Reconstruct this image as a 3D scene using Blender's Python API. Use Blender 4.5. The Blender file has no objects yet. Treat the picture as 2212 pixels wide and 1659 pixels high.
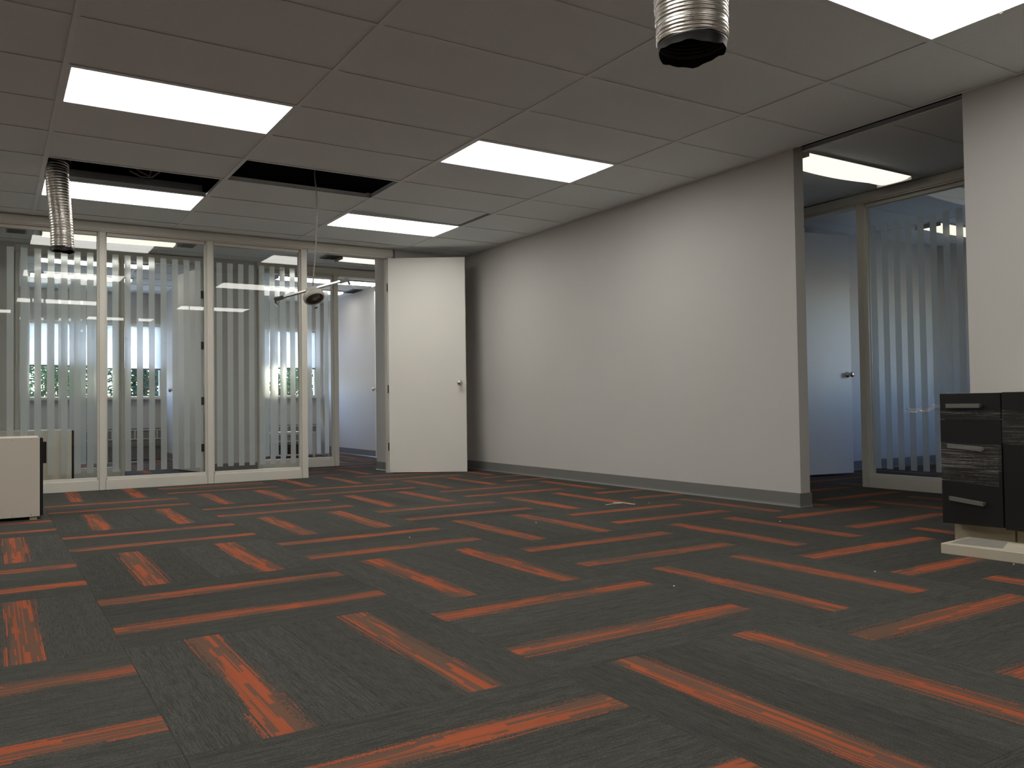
import bpy, math, random
from mathutils import Vector, Matrix

SC = bpy.context.scene
COL = SC.collection
random.seed(7)
PI = math.pi

# ------------------------------------------------------------------ camera, world, sun, exposure
F, YAW, PITCH, ROLL = 1796.4058, 0.56006870, 0.02505729, -0.01371878
CAM = Vector((-0.32543, -4.19654, 0.74819))
cd = bpy.data.cameras.new('camera')
cam = bpy.data.objects.new('camera', cd)
COL.objects.link(cam)
fw = Vector((math.sin(YAW) * math.cos(PITCH), math.cos(YAW) * math.cos(PITCH), math.sin(PITCH)))
rt0 = Vector((math.cos(YAW), -math.sin(YAW), 0))
up0 = rt0.cross(fw)
rt = math.cos(ROLL) * rt0 + math.sin(ROLL) * up0
up = -math.sin(ROLL) * rt0 + math.cos(ROLL) * up0
cam.matrix_world = Matrix(((rt.x, up.x, -fw.x, CAM.x), (rt.y, up.y, -fw.y, CAM.y), (rt.z, up.z, -fw.z, CAM.z), (0, 0, 0, 1)))
cd.sensor_fit = 'HORIZONTAL'
cd.sensor_width = 36.0
cd.lens = 36.0 * F / 2212.0
cd.clip_start = 0.02
SC.camera = cam

w = bpy.data.worlds.new('world')
SC.world = w
w.use_nodes = True
wn = w.node_tree.nodes
wn.clear()
wo = wn.new('ShaderNodeOutputWorld')
wb = wn.new('ShaderNodeBackground')
ws = wn.new('ShaderNodeTexSky')
ws.sky_type = 'NISHITA'
ws.sun_disc = False
ws.sun_elevation = math.radians(52)
ws.sun_rotation = math.radians(20)
ws.dust_density = 0.5
wb.inputs[1].default_value = 1.8
wt = wn.new('ShaderNodeMix')
wt.data_type = 'RGBA'
wt.blend_type = 'MULTIPLY'
wt.inputs[0].default_value = 1.0
wt.inputs[7].default_value = (0.96, 0.94, 1.06, 1)      # the camera is balanced for the warm lamps
w.node_tree.links.new(ws.outputs[0], wt.inputs[6])
w.node_tree.links.new(wt.outputs[2], wb.inputs[0])
w.node_tree.links.new(wb.outputs[0], wo.inputs[0])
sl = bpy.data.lights.new('sun', 'SUN')
sl.energy = 11.0
sl.angle = math.radians(0.6)
sl.color = (1.0, 0.95, 0.86)
so = bpy.data.objects.new('sun', sl)
COL.objects.link(so)
so.location = (0, 16, 12)
so.rotation_euler = (math.radians(-28), math.radians(14), 0)

SC.view_settings.view_transform = 'Standard'
SC.view_settings.look = 'None'
SC.view_settings.gamma = 1.0
SC.view_settings.use_curve_mapping = False
SC.view_settings.exposure = 0.0
SC.cycles.transparent_max_bounces = 20

PANEL_E = 9.6      # main room diffusers
HALL_E = 1.2       # dimmer wraparound fixtures of the halls
OFFICE_E = 7.0

# ------------------------------------------------------------------ materials
class NT:
    def __init__(s, name):
        s.m = bpy.data.materials.new(name)
        s.m.use_nodes = True
        s.t = s.m.node_tree
        s.t.nodes.clear()
        s.out = s.t.nodes.new('ShaderNodeOutputMaterial')
    def n(s, kind, **kw):
        nd = s.t.nodes.new('ShaderNode' + kind)
        for k, v in kw.items():
            if k.startswith('i_'):
                key = k[2:]
                nd.inputs[int(key) if key.isdigit() else key].default_value = v
            else:
                setattr(nd, k, v)
        return nd
    def l(s, a, b):
        s.t.links.new(a, b)
    def math(s, op, a, b=None, clamp=False):
        nd = s.t.nodes.new('ShaderNodeMath')
        nd.operation = op
        nd.use_clamp = clamp
        for i, v in enumerate((a, b)):
            if v is None:
                continue
            if isinstance(v, (int, float)):
                nd.inputs[i].default_value = v
            else:
                s.l(v, nd.inputs[i])
        return nd.outputs[0]
    def mix(s, fac, a, b):
        nd = s.t.nodes.new('ShaderNodeMix')
        nd.data_type = 'RGBA'
        for i, v in ((0, fac), (6, a), (7, b)):
            if isinstance(v, (int, float)):
                nd.inputs[i].default_value = v
            elif isinstance(v, tuple):
                nd.inputs[i].default_value = (*v, 1)
            else:
                s.l(v, nd.inputs[i])
        return nd.outputs[2]

def paint(name, col, rough=0.6, var=0.04, scale=6.0, bump=0.05, bscale=180.0, metal=0.0, spec=0.4):
    q = NT(name)
    p = q.n('BsdfPrincipled')
    p.inputs['Roughness'].default_value = rough
    p.inputs['Metallic'].default_value = metal
    p.inputs['Specular IOR Level'].default_value = spec
    tc = q.n('TexCoord')
    nz = q.n('TexNoise')
    nz.inputs['Scale'].default_value = scale
    nz.inputs['Detail'].default_value = 4
    q.l(tc.outputs['Object'], nz.inputs['Vector'])
    lo = tuple(c * (1 - var) for c in col)
    hi = tuple(min(1, c * (1 + var)) for c in col)
    q.l(q.mix(nz.outputs['Fac'], lo, hi), p.inputs['Base Color'])
    if bump:
        n2 = q.n('TexNoise')
        n2.inputs['Scale'].default_value = bscale
        q.l(tc.outputs['Object'], n2.inputs['Vector'])
        b = q.n('Bump')
        b.inputs['Strength'].default_value = bump
        b.inputs['Distance'].default_value = 0.002
        q.l(n2.outputs['Fac'], b.inputs['Height'])
        q.l(b.outputs[0], p.inputs['Normal'])
    q.l(p.outputs[0], q.out.inputs[0])
    return q.m

def emit(name, col, strength, var=0.0):
    q = NT(name)
    e = q.n('Emission')
    e.inputs[0].default_value = (*col, 1)
    e.inputs[1].default_value = strength
    q.l(e.outputs[0], q.out.inputs[0])
    return q.m

def glass(name, tint=(0.97, 0.985, 0.98)):
    q = NT(name)
    t = q.n('BsdfTransparent')
    t.inputs[0].default_value = (*tint, 1)
    g = q.n('BsdfGlossy')
    g.inputs['Roughness'].default_value = 0.0
    f = q.n('Fresnel')
    geo = q.n('NewGeometry')
    # the Fresnel node inverts the index on back faces; feed it the inverse so both faces of a thin pane act alike
    q.l(q.math('SUBTRACT', 1.5, q.math('MULTIPLY', geo.outputs['Backfacing'], 1.5 - 1 / 1.5)), f.inputs[0])
    mx = q.n('MixShader')
    q.l(f.outputs[0], mx.inputs[0])
    q.l(t.outputs[0], mx.inputs[1])
    q.l(g.outputs[0], mx.inputs[2])
    q.l(mx.outputs[0], q.out.inputs[0])
    return q.m

def frosted(name):
    q = NT(name)
    tr = q.n('BsdfTranslucent')
    tr.inputs[0].default_value = (0.80, 0.83, 0.83, 1)
    df = q.n('BsdfDiffuse')
    df.inputs[0].default_value = (0.76, 0.78, 0.77, 1)
    rf = q.n('BsdfRefraction')
    rf.inputs['Color'].default_value = (0.93, 0.95, 0.95, 1)
    rf.inputs['Roughness'].default_value = 0.42
    rf.inputs['IOR'].default_value = 1.12
    m1 = q.n('MixShader', i_0=0.45)
    q.l(tr.outputs[0], m1.inputs[1])
    q.l(df.outputs[0], m1.inputs[2])
    m2 = q.n('MixShader', i_0=0.24)
    q.l(m1.outputs[0], m2.inputs[1])
    q.l(rf.outputs[0], m2.inputs[2])
    q.l(m2.outputs[0], q.out.inputs[0])
    return q.m

def carpet(name):
    q = NT(name)
    uv = q.n('UVMap')
    uv.uv_map = 'tile'
    sep = q.n('SeparateXYZ')
    q.l(uv.outputs[0], sep.inputs[0])
    u, v = sep.outputs[0], sep.outputs[1]
    oi = q.n('ObjectInfo')
    at = q.n('Attribute')
    at.attribute_name = 'tile_rand'
    rnd = q.math('FRACT', q.math('ADD', oi.outputs['Random'], at.outputs['Fac']))
    def white(a, b, c, dim='3D'):
        cb = q.n('CombineXYZ')
        for i, x in enumerate((a, b, c)):
            if isinstance(x, (int, float)):
                cb.inputs[i].default_value = x
            else:
                q.l(x, cb.inputs[i])
        wn_ = q.n('TexWhiteNoise')
        wn_.noise_dimensions = '3D'
        q.l(cb.outputs[0], wn_.inputs['Vector'])
        return wn_.outputs['Value']
    r10 = q.math('MULTIPLY', rnd, 97.3)
    # yarn lines across the tile, in groups
    line = q.math('FLOOR', q.math('DIVIDE', v, 0.0058))
    grp = q.math('FLOOR', q.math('DIVIDE', q.math('ADD', v, 0.004), 0.0145))
    lw = white(line, 3.0, r10)
    gw0 = white(grp, 11.0, r10)
    seg = q.math('FLOOR', q.math('DIVIDE', q.math('ADD', u, q.math('MULTIPLY', gw0, 0.9)), 0.30))
    gw = white(grp, seg, r10)
    lseg = q.math('FLOOR', q.math('DIVIDE', q.math('ADD', u, q.math('MULTIPLY', lw, 1.7)), 0.37))
    ls = white(line, lseg, q.math('ADD', r10, 5.0))
    def stretched(su, sv, detail, w=0.0):
        mp = q.n('CombineXYZ')
        q.l(q.math('MULTIPLY', u, su), mp.inputs[0])
        q.l(q.math('MULTIPLY', v, sv), mp.inputs[1])
        q.l(q.math('ADD', r10, w), mp.inputs[2])
        nz = q.n('TexNoise')
        nz.inputs['Scale'].default_value = 1.0
        nz.inputs['Detail'].default_value = detail
        q.l(mp.outputs[0], nz.inputs['Vector'])
        return nz.outputs['Fac']
    grain = stretched(210.0, 330.0, 2.0)                 # loops
    dash = stretched(16.0, 300.0, 2.0, 3.0)              # short dashes along the yarn
    broad = stretched(2.2, 34.0, 2.0, 7.0)               # slow tone changes across the tile
    # orange band: half width jumps from yarn to yarn, loops break up its edge
    cen = q.math('MULTIPLY', q.math('SUBTRACT', white(r10, 1.0, 2.0), 0.5), 0.03)
    off = q.math('SUBTRACT', v, cen)
    dist = q.math('ABSOLUTE', off)
    hw = q.math('ADD', 0.040, q.math('MULTIPLY', ls, 0.028))
    edge = q.math('DIVIDE', q.math('SUBTRACT', hw, dist), 0.014)
    edge = q.math('ADD', edge, q.math('MULTIPLY', q.math('SUBTRACT', grain, 0.5), 4.5))
    band = q.math('ADD', edge, 0.2, clamp=True)
    fade = q.math('SUBTRACT', 1.0, q.math('DIVIDE', dist, 0.062), clamp=True)
    inten = q.math('MULTIPLY', q.math('SUBTRACT', stretched(3.0, 9.0, 1.0, 13.0), 0.5), 0.75)
    # broad runs of strong colour that start and stop, thin strong yarns, dull rest
    run = q.math('GREATER_THAN', q.math('ADD', gw, q.math('ADD', q.math('MULTIPLY', fade, 0.20), inten)), 0.83)
    thin = q.math('GREATER_THAN', q.math('ADD', ls, q.math('ADD', q.math('MULTIPLY', fade, 0.16), inten)), 0.85)
    hot = q.math('MAXIMUM', q.math('MULTIPLY', run, 0.92), q.math('MULTIPLY', thin, 0.75))
    hot = q.math('ADD', hot, q.math('ADD', q.math('MULTIPLY', q.math('SUBTRACT', grain, 0.44), 0.9), q.math('MULTIPLY', inten, 0.7)), clamp=True)
    rib = q.math('ABSOLUTE', q.math('SUBTRACT', q.math('FRACT', q.math('DIVIDE', v, 0.0058)), 0.5))
    ribd = q.math('MULTIPLY', q.math('SUBTRACT', rib, 0.36), 6.0, clamp=True)
    deep = q.math('GREATER_THAN', ls, 0.62)
    ribd = q.math('MULTIPLY', ribd, q.math('ADD', 0.30, q.math('MULTIPLY', deep, 0.6)))
    grey = q.mix(q.math('MULTIPLY', q.math('SUBTRACT', dash, 0.34), 4.5, clamp=True), (0.045, 0.046, 0.041), (0.098, 0.099, 0.089))
    grey = q.mix(q.math('MULTIPLY', q.math('SUBTRACT', grain, 0.30), 2.6, clamp=True), (0.050, 0.050, 0.045), grey)
    gvar = q.math('ADD', q.math('ADD', 0.66, q.math('MULTIPLY', white(r10, 8.0, 9.0), 0.22)), q.math('MULTIPLY', broad, 0.42))
    vm = q.n('VectorMath')
    vm.operation = 'SCALE'
    q.l(grey, vm.inputs[0])
    q.l(gvar, vm.inputs['Scale'])
    orange = q.mix(hot, (0.140, 0.086, 0.062), (0.385, 0.097, 0.042))
    col = q.mix(band, vm.outputs[0], orange)
    col = q.mix(ribd, col, (0.028, 0.026, 0.024))
    p = q.n('BsdfPrincipled')
    p.inputs['Roughness'].default_value = 0.95
    p.inputs['Specular IOR Level'].default_value = 0.12
    q.l(col, p.inputs['Base Color'])
    b = q.n('Bump')
    b.inputs['Strength'].default_value = 0.5
    b.inputs['Distance'].default_value = 0.003
    q.l(q.math('SUBTRACT', grain, q.math('MULTIPLY', ribd, 0.5)), b.inputs['Height'])
    q.l(b.outputs[0], p.inputs['Normal'])
    q.l(p.outputs[0], q.out.inputs[0])
    return q.m

def foil(name):
    q = NT(name)
    p = q.n('BsdfPrincipled')
    p.inputs['Metallic'].default_value = 1.0
    p.inputs['Base Color'].default_value = (0.74, 0.71, 0.66, 1)
    tc = q.n('TexCoord')
    nz = q.n('TexNoise')
    nz.inputs['Scale'].default_value = 35
    nz.inputs['Detail'].default_value = 5
    q.l(tc.outputs['Object'], nz.inputs['Vector'])
    q.l(q.math('ADD', 0.18, q.math('MULTIPLY', nz.outputs['Fac'], 0.3)), p.inputs['Roughness'])
    b = q.n('Bump')
    b.inputs['Strength'].default_value = 0.35
    b.inputs['Distance'].default_value = 0.004
    q.l(nz.outputs['Fac'], b.inputs['Height'])
    q.l(b.outputs[0], p.inputs['Normal'])
    q.l(p.outputs[0], q.out.inputs[0])
    return q.m

def shrink_film(name, lo=0.03, gain=0.75, dif=0.16):
    q = NT(name)
    tc = q.n('TexCoord')
    mp = q.n('Mapping')
    mp.inputs['Scale'].default_value = (6, 5, 130)
    mp.inputs['Rotation'].default_value = (0.05, 0, 0)
    q.l(tc.outputs['Object'], mp.inputs[0])
    nz = q.n('TexNoise')
    nz.inputs['Scale'].default_value = 1.0
    nz.inputs['Detail'].default_value = 5
    nz.inputs['Distortion'].default_value = 0.6
    q.l(mp.outputs[0], nz.inputs['Vector'])
    b = q.n('Bump')
    b.inputs['Strength'].default_value = 0.9
    b.inputs['Distance'].default_value = 0.006
    q.l(nz.outputs['Fac'], b.inputs['Height'])
    g = q.n('BsdfGlossy')
    g.inputs['Roughness'].default_value = 0.12
    g.inputs[0].default_value = (0.9, 0.9, 0.88, 1)
    q.l(b.outputs[0], g.inputs['Normal'])
    d = q.n('BsdfDiffuse')
    d.inputs[0].default_value = (dif, dif, dif * 0.95, 1)
    t = q.n('BsdfTransparent')
    m1 = q.n('MixShader', i_0=0.25)
    q.l(g.outputs[0], m1.inputs[1])
    q.l(d.outputs[0], m1.inputs[2])
    m2 = q.n('MixShader')
    streak = q.math('MULTIPLY', q.math('SUBTRACT', nz.outputs['Fac'], 0.47), gain, clamp=True)
    q.l(q.math('ADD', lo, streak), m2.inputs[0])
    q.l(t.outputs[0], m2.inputs[1])
    q.l(m1.outputs[0], m2.inputs[2])
    q.l(m2.outputs[0], q.out.inputs[0])
    return q.m

def blind_mat(name):
    q = NT(name)
    t = q.n('BsdfTranslucent')
    t.inputs[0].default_value = (0.86, 0.86, 0.84, 1)
    d = q.n('BsdfDiffuse')
    tc = q.n('TexCoord')
    wv = q.n('TexWave')
    wv.inputs['Scale'].default_value = 160
    q.l(tc.outputs['Object'], wv.inputs['Vector'])
    q.l(q.mix(wv.outputs['Fac'], (0.78, 0.78, 0.76), (0.84, 0.84, 0.82)), d.inputs[0])
    m = q.n('MixShader', i_0=0.5)
    q.l(t.outputs[0], m.inputs[1])
    q.l(d.outputs[0], m.inputs[2])
    q.l(m.outputs[0], q.out.inputs[0])
    return q.m

def leaf_mat(name, a, b_):
    q = NT(name)
    oi = q.n('NewGeometry')
    d = q.n('BsdfDiffuse')
    t = q.n('BsdfTranslucent')
    c = q.mix(oi.outputs['Random Per Island'], a, b_)
    q.l(c, d.inputs[0])
    q.l(c, t.inputs[0])
    m = q.n('MixShader', i_0=0.4)
    q.l(d.outputs[0], m.inputs[1])
    q.l(t.outputs[0], m.inputs[2])
    q.l(m.outputs[0], q.out.inputs[0])
    return q.m

M = {}
M['wall'] = paint('wall_paint', (0.585, 0.572, 0.55), 0.55, 0.02, 2.0, 0.10, 260)
M['ceil'] = paint('ceiling_tile_white', (0.86, 0.925, 0.95), 0.9, 0.03, 30, 0.35, 420, spec=0.1)
M['tee'] = paint('grid_tee_white', (0.84, 0.89, 0.91), 0.45, 0.02, 3, 0)
M['frame'] = paint('frame_cream', (0.68, 0.66, 0.595), 0.4, 0.03, 8, 0.03)
M['door'] = paint('door_white', (0.80, 0.785, 0.735), 0.38, 0.02, 1.5, 0.02)
M['base'] = paint('vinyl_base_grey', (0.20, 0.20, 0.192), 0.33, 0.05, 5, 0.03)
M['chrome'] = paint('satin_chrome', (0.72, 0.69, 0.62), 0.2, 0.03, 20, 0, metal=1)
M['steel'] = paint('steel', (0.52, 0.51, 0.49), 0.35, 0.05, 30, 0.05, metal=1)
M['barsteel'] = paint('bright_strip_steel', (0.85, 0.83, 0.79), 0.38, 0.04, 30, 0, metal=1)
M['lampglass'] = paint('lamp_face', (0.42, 0.40, 0.37), 0.12, 0.1, 40, 0, metal=0.5)
M['hinge'] = paint('hinge_dark', (0.06, 0.058, 0.05), 0.4, 0.1, 30, 0, metal=0.6)
M['handle'] = paint('handle_grey', (0.19, 0.183, 0.168), 0.45, 0.04, 20, 0, metal=0.4)
M['black'] = paint('black_laminate', (0.012, 0.0115, 0.011), 0.42, 0.1, 6, 0.03)
M['melamine'] = paint('white_melamine', (0.66, 0.615, 0.53), 0.42, 0.02, 3, 0.02)
M['wood'] = paint('bare_board', (0.52, 0.46, 0.32), 0.7, 0.12, 14, 0.15)
M['raw'] = paint('pale_slab', (0.58, 0.53, 0.42), 0.75, 0.10, 9, 0.12)
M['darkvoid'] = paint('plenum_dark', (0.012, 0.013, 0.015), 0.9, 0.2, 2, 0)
M['plastic'] = paint('white_plastic', (0.55, 0.53, 0.49), 0.4, 0.03, 12, 0)
M['liner'] = paint('black_liner', (0.018, 0.018, 0.017), 0.45, 0.2, 30, 0.2, 60)
M['cable'] = paint('cable_grey', (0.22, 0.215, 0.205), 0.5, 0.05, 30, 0)
M['flex'] = paint('flex_conduit', (0.30, 0.29, 0.27), 0.4, 0.05, 30, 0, metal=0.5)
M['lamp_in'] = paint('reflector_brown', (0.09, 0.075, 0.065), 0.25, 0.05, 10, 0, metal=0.3)
M['slab'] = paint('concrete_slab', (0.16, 0.155, 0.15), 0.9, 0.1, 4, 0)
M['ground'] = paint('outside_paving', (0.20, 0.195, 0.185), 0.9, 0.15, 2, 0)
M['bark'] = paint('bark', (0.09, 0.065, 0.045), 0.9, 0.2, 12, 0.3)
M['gap'] = paint('dark_joint', (0.03, 0.03, 0.028), 0.9, 0.1, 10, 0)
M['vent'] = paint('vent_dark', (0.05, 0.05, 0.05), 0.5, 0.1, 10, 0)
M['ventlight'] = paint('vent_grey', (0.20, 0.20, 0.19), 0.5, 0.1, 10, 0)
M['crumb'] = paint('plaster_crumb', (0.75, 0.73, 0.68), 0.9, 0.1, 40, 0)
M['panel'] = emit('diffuser_lit', (1.0, 0.965, 0.90), PANEL_E)
M['hallpanel'] = emit('hall_diffuser_lit', (1.0, 0.93, 0.78), HALL_E)
M['officepanel'] = emit('office_diffuser_lit', (1.0, 0.95, 0.86), OFFICE_E)
M['glass'] = glass('pane_glass')
M['frost'] = frosted('frosted_film')
M['carpet'] = carpet('carpet_tile_fibre')
M['foil'] = foil('foil_sleeve')
M['film'] = shrink_film('stretch_film')
M['filmtail'] = shrink_film('stretch_film_bunched', 0.22, 1.5, 0.55)
M['blind'] = blind_mat('blind_cloth')
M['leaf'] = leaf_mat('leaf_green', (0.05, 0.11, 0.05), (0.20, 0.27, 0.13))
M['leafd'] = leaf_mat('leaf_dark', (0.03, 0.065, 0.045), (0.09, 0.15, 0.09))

# ------------------------------------------------------------------ mesh helpers
class MB:
    def __init__(s):
        s.v, s.f = [], []
    def box(s, x0, x1, y0, y1, z0, z1):
        return s.boxT(lambda a, b, c: (a, b, c), x0, x1, y0, y1, z0, z1)
    def sheetT(s, T, x0, x1, y, z0, z1):
        k = len(s.v)
        s.v += [Vector(T(*p)) for p in ((x0, y, z0), (x1, y, z0), (x1, y, z1), (x0, y, z1))]
        s.f.append((k, k + 1, k + 2, k + 3))
        return s
    def boxT(s, T, x0, x1, y0, y1, z0, z1):
        k = len(s.v)
        s.v += [Vector(T(x, y, z)) for z in (z0, z1) for x, y in ((x0, y0), (x1, y0), (x1, y1), (x0, y1))]
        fs = [(0, 3, 2, 1), (4, 5, 6, 7), (0, 1, 5, 4), (1, 2, 6, 5), (2, 3, 7, 6), (3, 0, 4, 7)]
        o, ax, ay, az = (Vector(T(*p)) for p in ((0, 0, 0), (1, 0, 0), (0, 1, 0), (0, 0, 1)))
        if (ax - o).cross(ay - o).dot(az - o) < 0:
            fs = [f[::-1] for f in fs]
        s.f += [tuple(k + i for i in f) for f in fs]
        return s
    def prism(s, prof, T, a0, a1):
        """profile of (p,q) points swept between a0 and a1; T(a,p,q)->world"""
        k = len(s.v)
        n = len(prof)
        s.v += [Vector(T(a0, p, q)) for p, q in prof] + [Vector(T(a1, p, q)) for p, q in prof]
        s.f += [(k + i, k + (i + 1) % n, k + n + (i + 1) % n, k + n + i) for i in range(n)]
        s.f += [tuple(k + i for i in range(n))[::-1], tuple(k + n + i for i in range(n))]
        return s
    def tube(s, pts, r, seg=8, cap=True):
        pts = [Vector(p) for p in pts]
        k = len(s.v)
        n = len(pts)
        rr = r if isinstance(r, (list, tuple)) else [r] * n
        ref = None
        for i, p in enumerate(pts):
            d = (pts[min(i + 1, n - 1)] - pts[max(i - 1, 0)]).normalized()
            if ref is None:
                ref = d.orthogonal().normalized()
            ref = (ref - d * ref.dot(d)).normalized()
            b = d.cross(ref)
            for j in range(seg):
                a = 2 * PI * j / seg
                s.v.append(p + (ref * math.cos(a) + b * math.sin(a)) * rr[i])
        for i in range(n - 1):
            for j in range(seg):
                a, b2 = k + i * seg + j, k + i * seg + (j + 1) % seg
                s.f.append((a, b2, b2 + seg, a + seg))
        if cap:
            s.f.append(tuple(k + j for j in range(seg))[::-1])
            s.f.append(tuple(k + (n - 1) * seg + j for j in range(seg)))
        return s
    def lathe(s, prof, c, axis=(0, 0, 1), seg=24):
        ax = Vector(axis).normalized()
        r0 = ax.orthogonal().normalized()
        b = ax.cross(r0)
        c = Vector(c)
        k = len(s.v)
        for r, h in prof:
            for j in range(seg):
                a = 2 * PI * j / seg
                s.v.append(c + ax * h + (r0 * math.cos(a) + b * math.sin(a)) * max(r, 1e-5))
        for i in range(len(prof) - 1):
            for j in range(seg):
                p, q_ = k + i * seg + j, k + i * seg + (j + 1) % seg
                s.f.append((p, q_, q_ + seg, p + seg))
        s.f.append(tuple(k + j for j in range(seg))[::-1])
        s.f.append(tuple(k + (len(prof) - 1) * seg + j for j in range(seg)))
        return s

ORG = {}
def link(o, parent=None, origin=(0, 0, 0)):
    COL.objects.link(o)
    origin = Vector(origin)
    ORG[o.name] = origin
    if parent is not None:
        o.parent = parent
        o.location = origin - ORG[parent.name]
    else:
        o.location = origin
    return o

def obj(name, mb, mat, parent=None, origin=None, smooth=False, bevel=0.0, label=None):
    if origin is None:
        origin = ORG[parent.name] if parent is not None else Vector((0, 0, 0))
    origin = Vector(origin)
    me = bpy.data.meshes.new(name)
    me.from_pydata([tuple(v - origin) for v in mb.v], [], mb.f)
    me.materials.append(M[mat] if isinstance(mat, str) else mat)
    if smooth:
        me.polygons.foreach_set('use_smooth', [True] * len(me.polygons))
    me.update()
    o = bpy.data.objects.new(name, me)
    link(o, parent, origin)
    if bevel:
        b = o.modifiers.new('bevel', 'BEVEL')
        b.width = bevel
        b.segments = 2
        b.limit_method = 'ANGLE'
    if smooth:
        pass
    if label:
        o['label'] = label
    return o

def tag(o, label, cat, group=None):
    o['label'] = label
    o['category'] = cat
    if group:
        o['group'] = group
    return o

def struct(o):
    o['kind'] = 'structure'
    return o

def empty(name, loc, label=None, cat=None, group=None):
    o = bpy.data.objects.new(name, None)
    o.empty_display_size = 0.1
    link(o, None, loc)
    if label:
        tag(o, label, cat, group)
    return o

def dup(root, loc, label=None, group=None):
    def rec(o, par):
        c = o.copy()
        COL.objects.link(c)
        if par is not None:
            c.parent = par
        for ch in o.children:
            rec(ch, c)
        return c
    c = rec(root, None)
    c.location = loc
    ORG[c.name] = Vector(loc)
    if label:
        c['label'] = label
    if group:
        c['group'] = group
    return c

def project(p):
    d = Vector(p) - CAM
    z = d.dot(fw)
    if z < 0.05:
        return None
    return 1106 + F * d.dot(rt) / z, 829.5 - F * d.dot(up) / z, z

H = 2.535          # ceiling height
SILL, HEAD = 0.93, 2.08      # far windows
TOP = 2.62         # walls reach above the ceiling grid

# ------------------------------------------------------------------ floor
fl = struct(obj('floor', MB().box(-5.1, 6.15, -7.1, 9.7, -0.15, -0.007).box(6.15, 9.2, -1.05, 9.7, -0.15, -0.007), 'slab'))
BX, BY, X0, Y0 = 0.985, 0.9655, 0.030, -2.280

def tile_mesh(name, lu, lv, alongx):
    me = bpy.data.meshes.new(name)
    hu, hv, t = lu / 2, lv / 2, 0.007
    ex, ey = (hu, hv) if alongx else (hv, hu)
    b = 0.0007
    vs = [(-ex, -ey, -t), (ex, -ey, -t), (ex, ey, -t), (-ex, ey, -t),
          (-ex, -ey, -b), (ex, -ey, -b), (ex, ey, -b), (-ex, ey, -b),
          (-ex + b, -ey + b, 0), (ex - b, -ey + b, 0), (ex - b, ey - b, 0), (-ex + b, ey - b, 0)]
    fs = [(0, 1, 5, 4), (1, 2, 6, 5), (2, 3, 7, 6), (3, 0, 4, 7), (4, 5, 9, 8), (5, 6, 10, 9), (6, 7, 11, 10), (7, 4, 8, 11), (8, 9, 10, 11)]
    me.from_pydata(vs, [], fs)
    uvl = me.uv_layers.new(name='tile')
    for lp in me.loops:
        c = me.vertices[lp.vertex_index].co
        uvl.data[lp.index].uv = (c.x, c.y) if alongx else (c.y, c.x)
    me.materials.append(M['carpet'])
    return me

ta = tile_mesh('carpet_tile', BX - 0.0005, BY / 2 - 0.0005, True)
tb = tile_mesh('carpet_tile_turned', BY - 0.0005, BX / 2 - 0.0005, False)
cells = []
for i in range(-6, 10):
    for j in range(-5, 13):
        x, y = X0 + i * BX, Y0 + j * BY
        alongx = (i + j) % 2 == 1
        for h in (0.25, 0.75):
            cx, cy = (x + BX / 2, y + BY * h) if alongx else (x + BX * h, y + BY / 2)
            if not (-5.0 < cx < 9.1 and -7 < cy < 9.6) or cx > 6.2 and cy < -0.8:
                continue
            pr = None
            best = 0
            for dx, dy in ((0, 0), (.4, .4), (-.4, -.4), (.4, -.4), (-.4, .4)):
                p = project((cx + dx, cy + dy, 0))
                if p and -400 < p[0] < 2600 and p[1] < 2100:
                    best = max(best, 1 / p[2])
            hid = cx > 4.6 and cy < -2.2 or cx > 6.2 and cy > 1.5 or cx > 4.6 and cy > 6.1
            cells.append((0 if hid else best, cx, cy, alongx))
cells.sort(reverse=True)
rest = []
n_tiles = 0
for sc_, cx, cy, alongx in cells:
    if sc_ > 0 and n_tiles < 285:
        o = bpy.data.objects.new('carpet_tile', ta if alongx else tb)
        link(o, fl, (cx, cy, 0))
        n_tiles += 1
    else:
        rest.append((cx, cy, alongx))
me = bpy.data.meshes.new('carpet_tiles_beyond')
vs, fs, uvs, rr = [], [], [], []
for cx, cy, alongx in rest:
    hx, hy = ((BX, BY / 2) if alongx else (BX / 2, BY))
    hx, hy = hx / 2 - 0.001, hy / 2 - 0.001
    k = len(vs)
    for sx, sy in ((-1, -1), (1, -1), (1, 1), (-1, 1)):
        vs.append((cx + sx * hx, cy + sy * hy, 0))
        uvs.append((sx * hx, sy * hy) if alongx else (sy * hy, sx * hx))
    fs.append((k, k + 1, k + 2, k + 3))
    rr.append(random.random())
me.from_pydata(vs, [], fs)
uvl = me.uv_layers.new(name='tile')
for lp in me.loops:
    uvl.data[lp.index].uv = uvs[lp.vertex_index]
a_ = me.attributes.new('tile_rand', 'FLOAT', 'FACE')
a_.data.foreach_set('value', rr)
me.materials.append(M['carpet'])
o = link(bpy.data.objects.new('carpet_field', me), fl)
o['kind'] = 'stuff'

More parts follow.
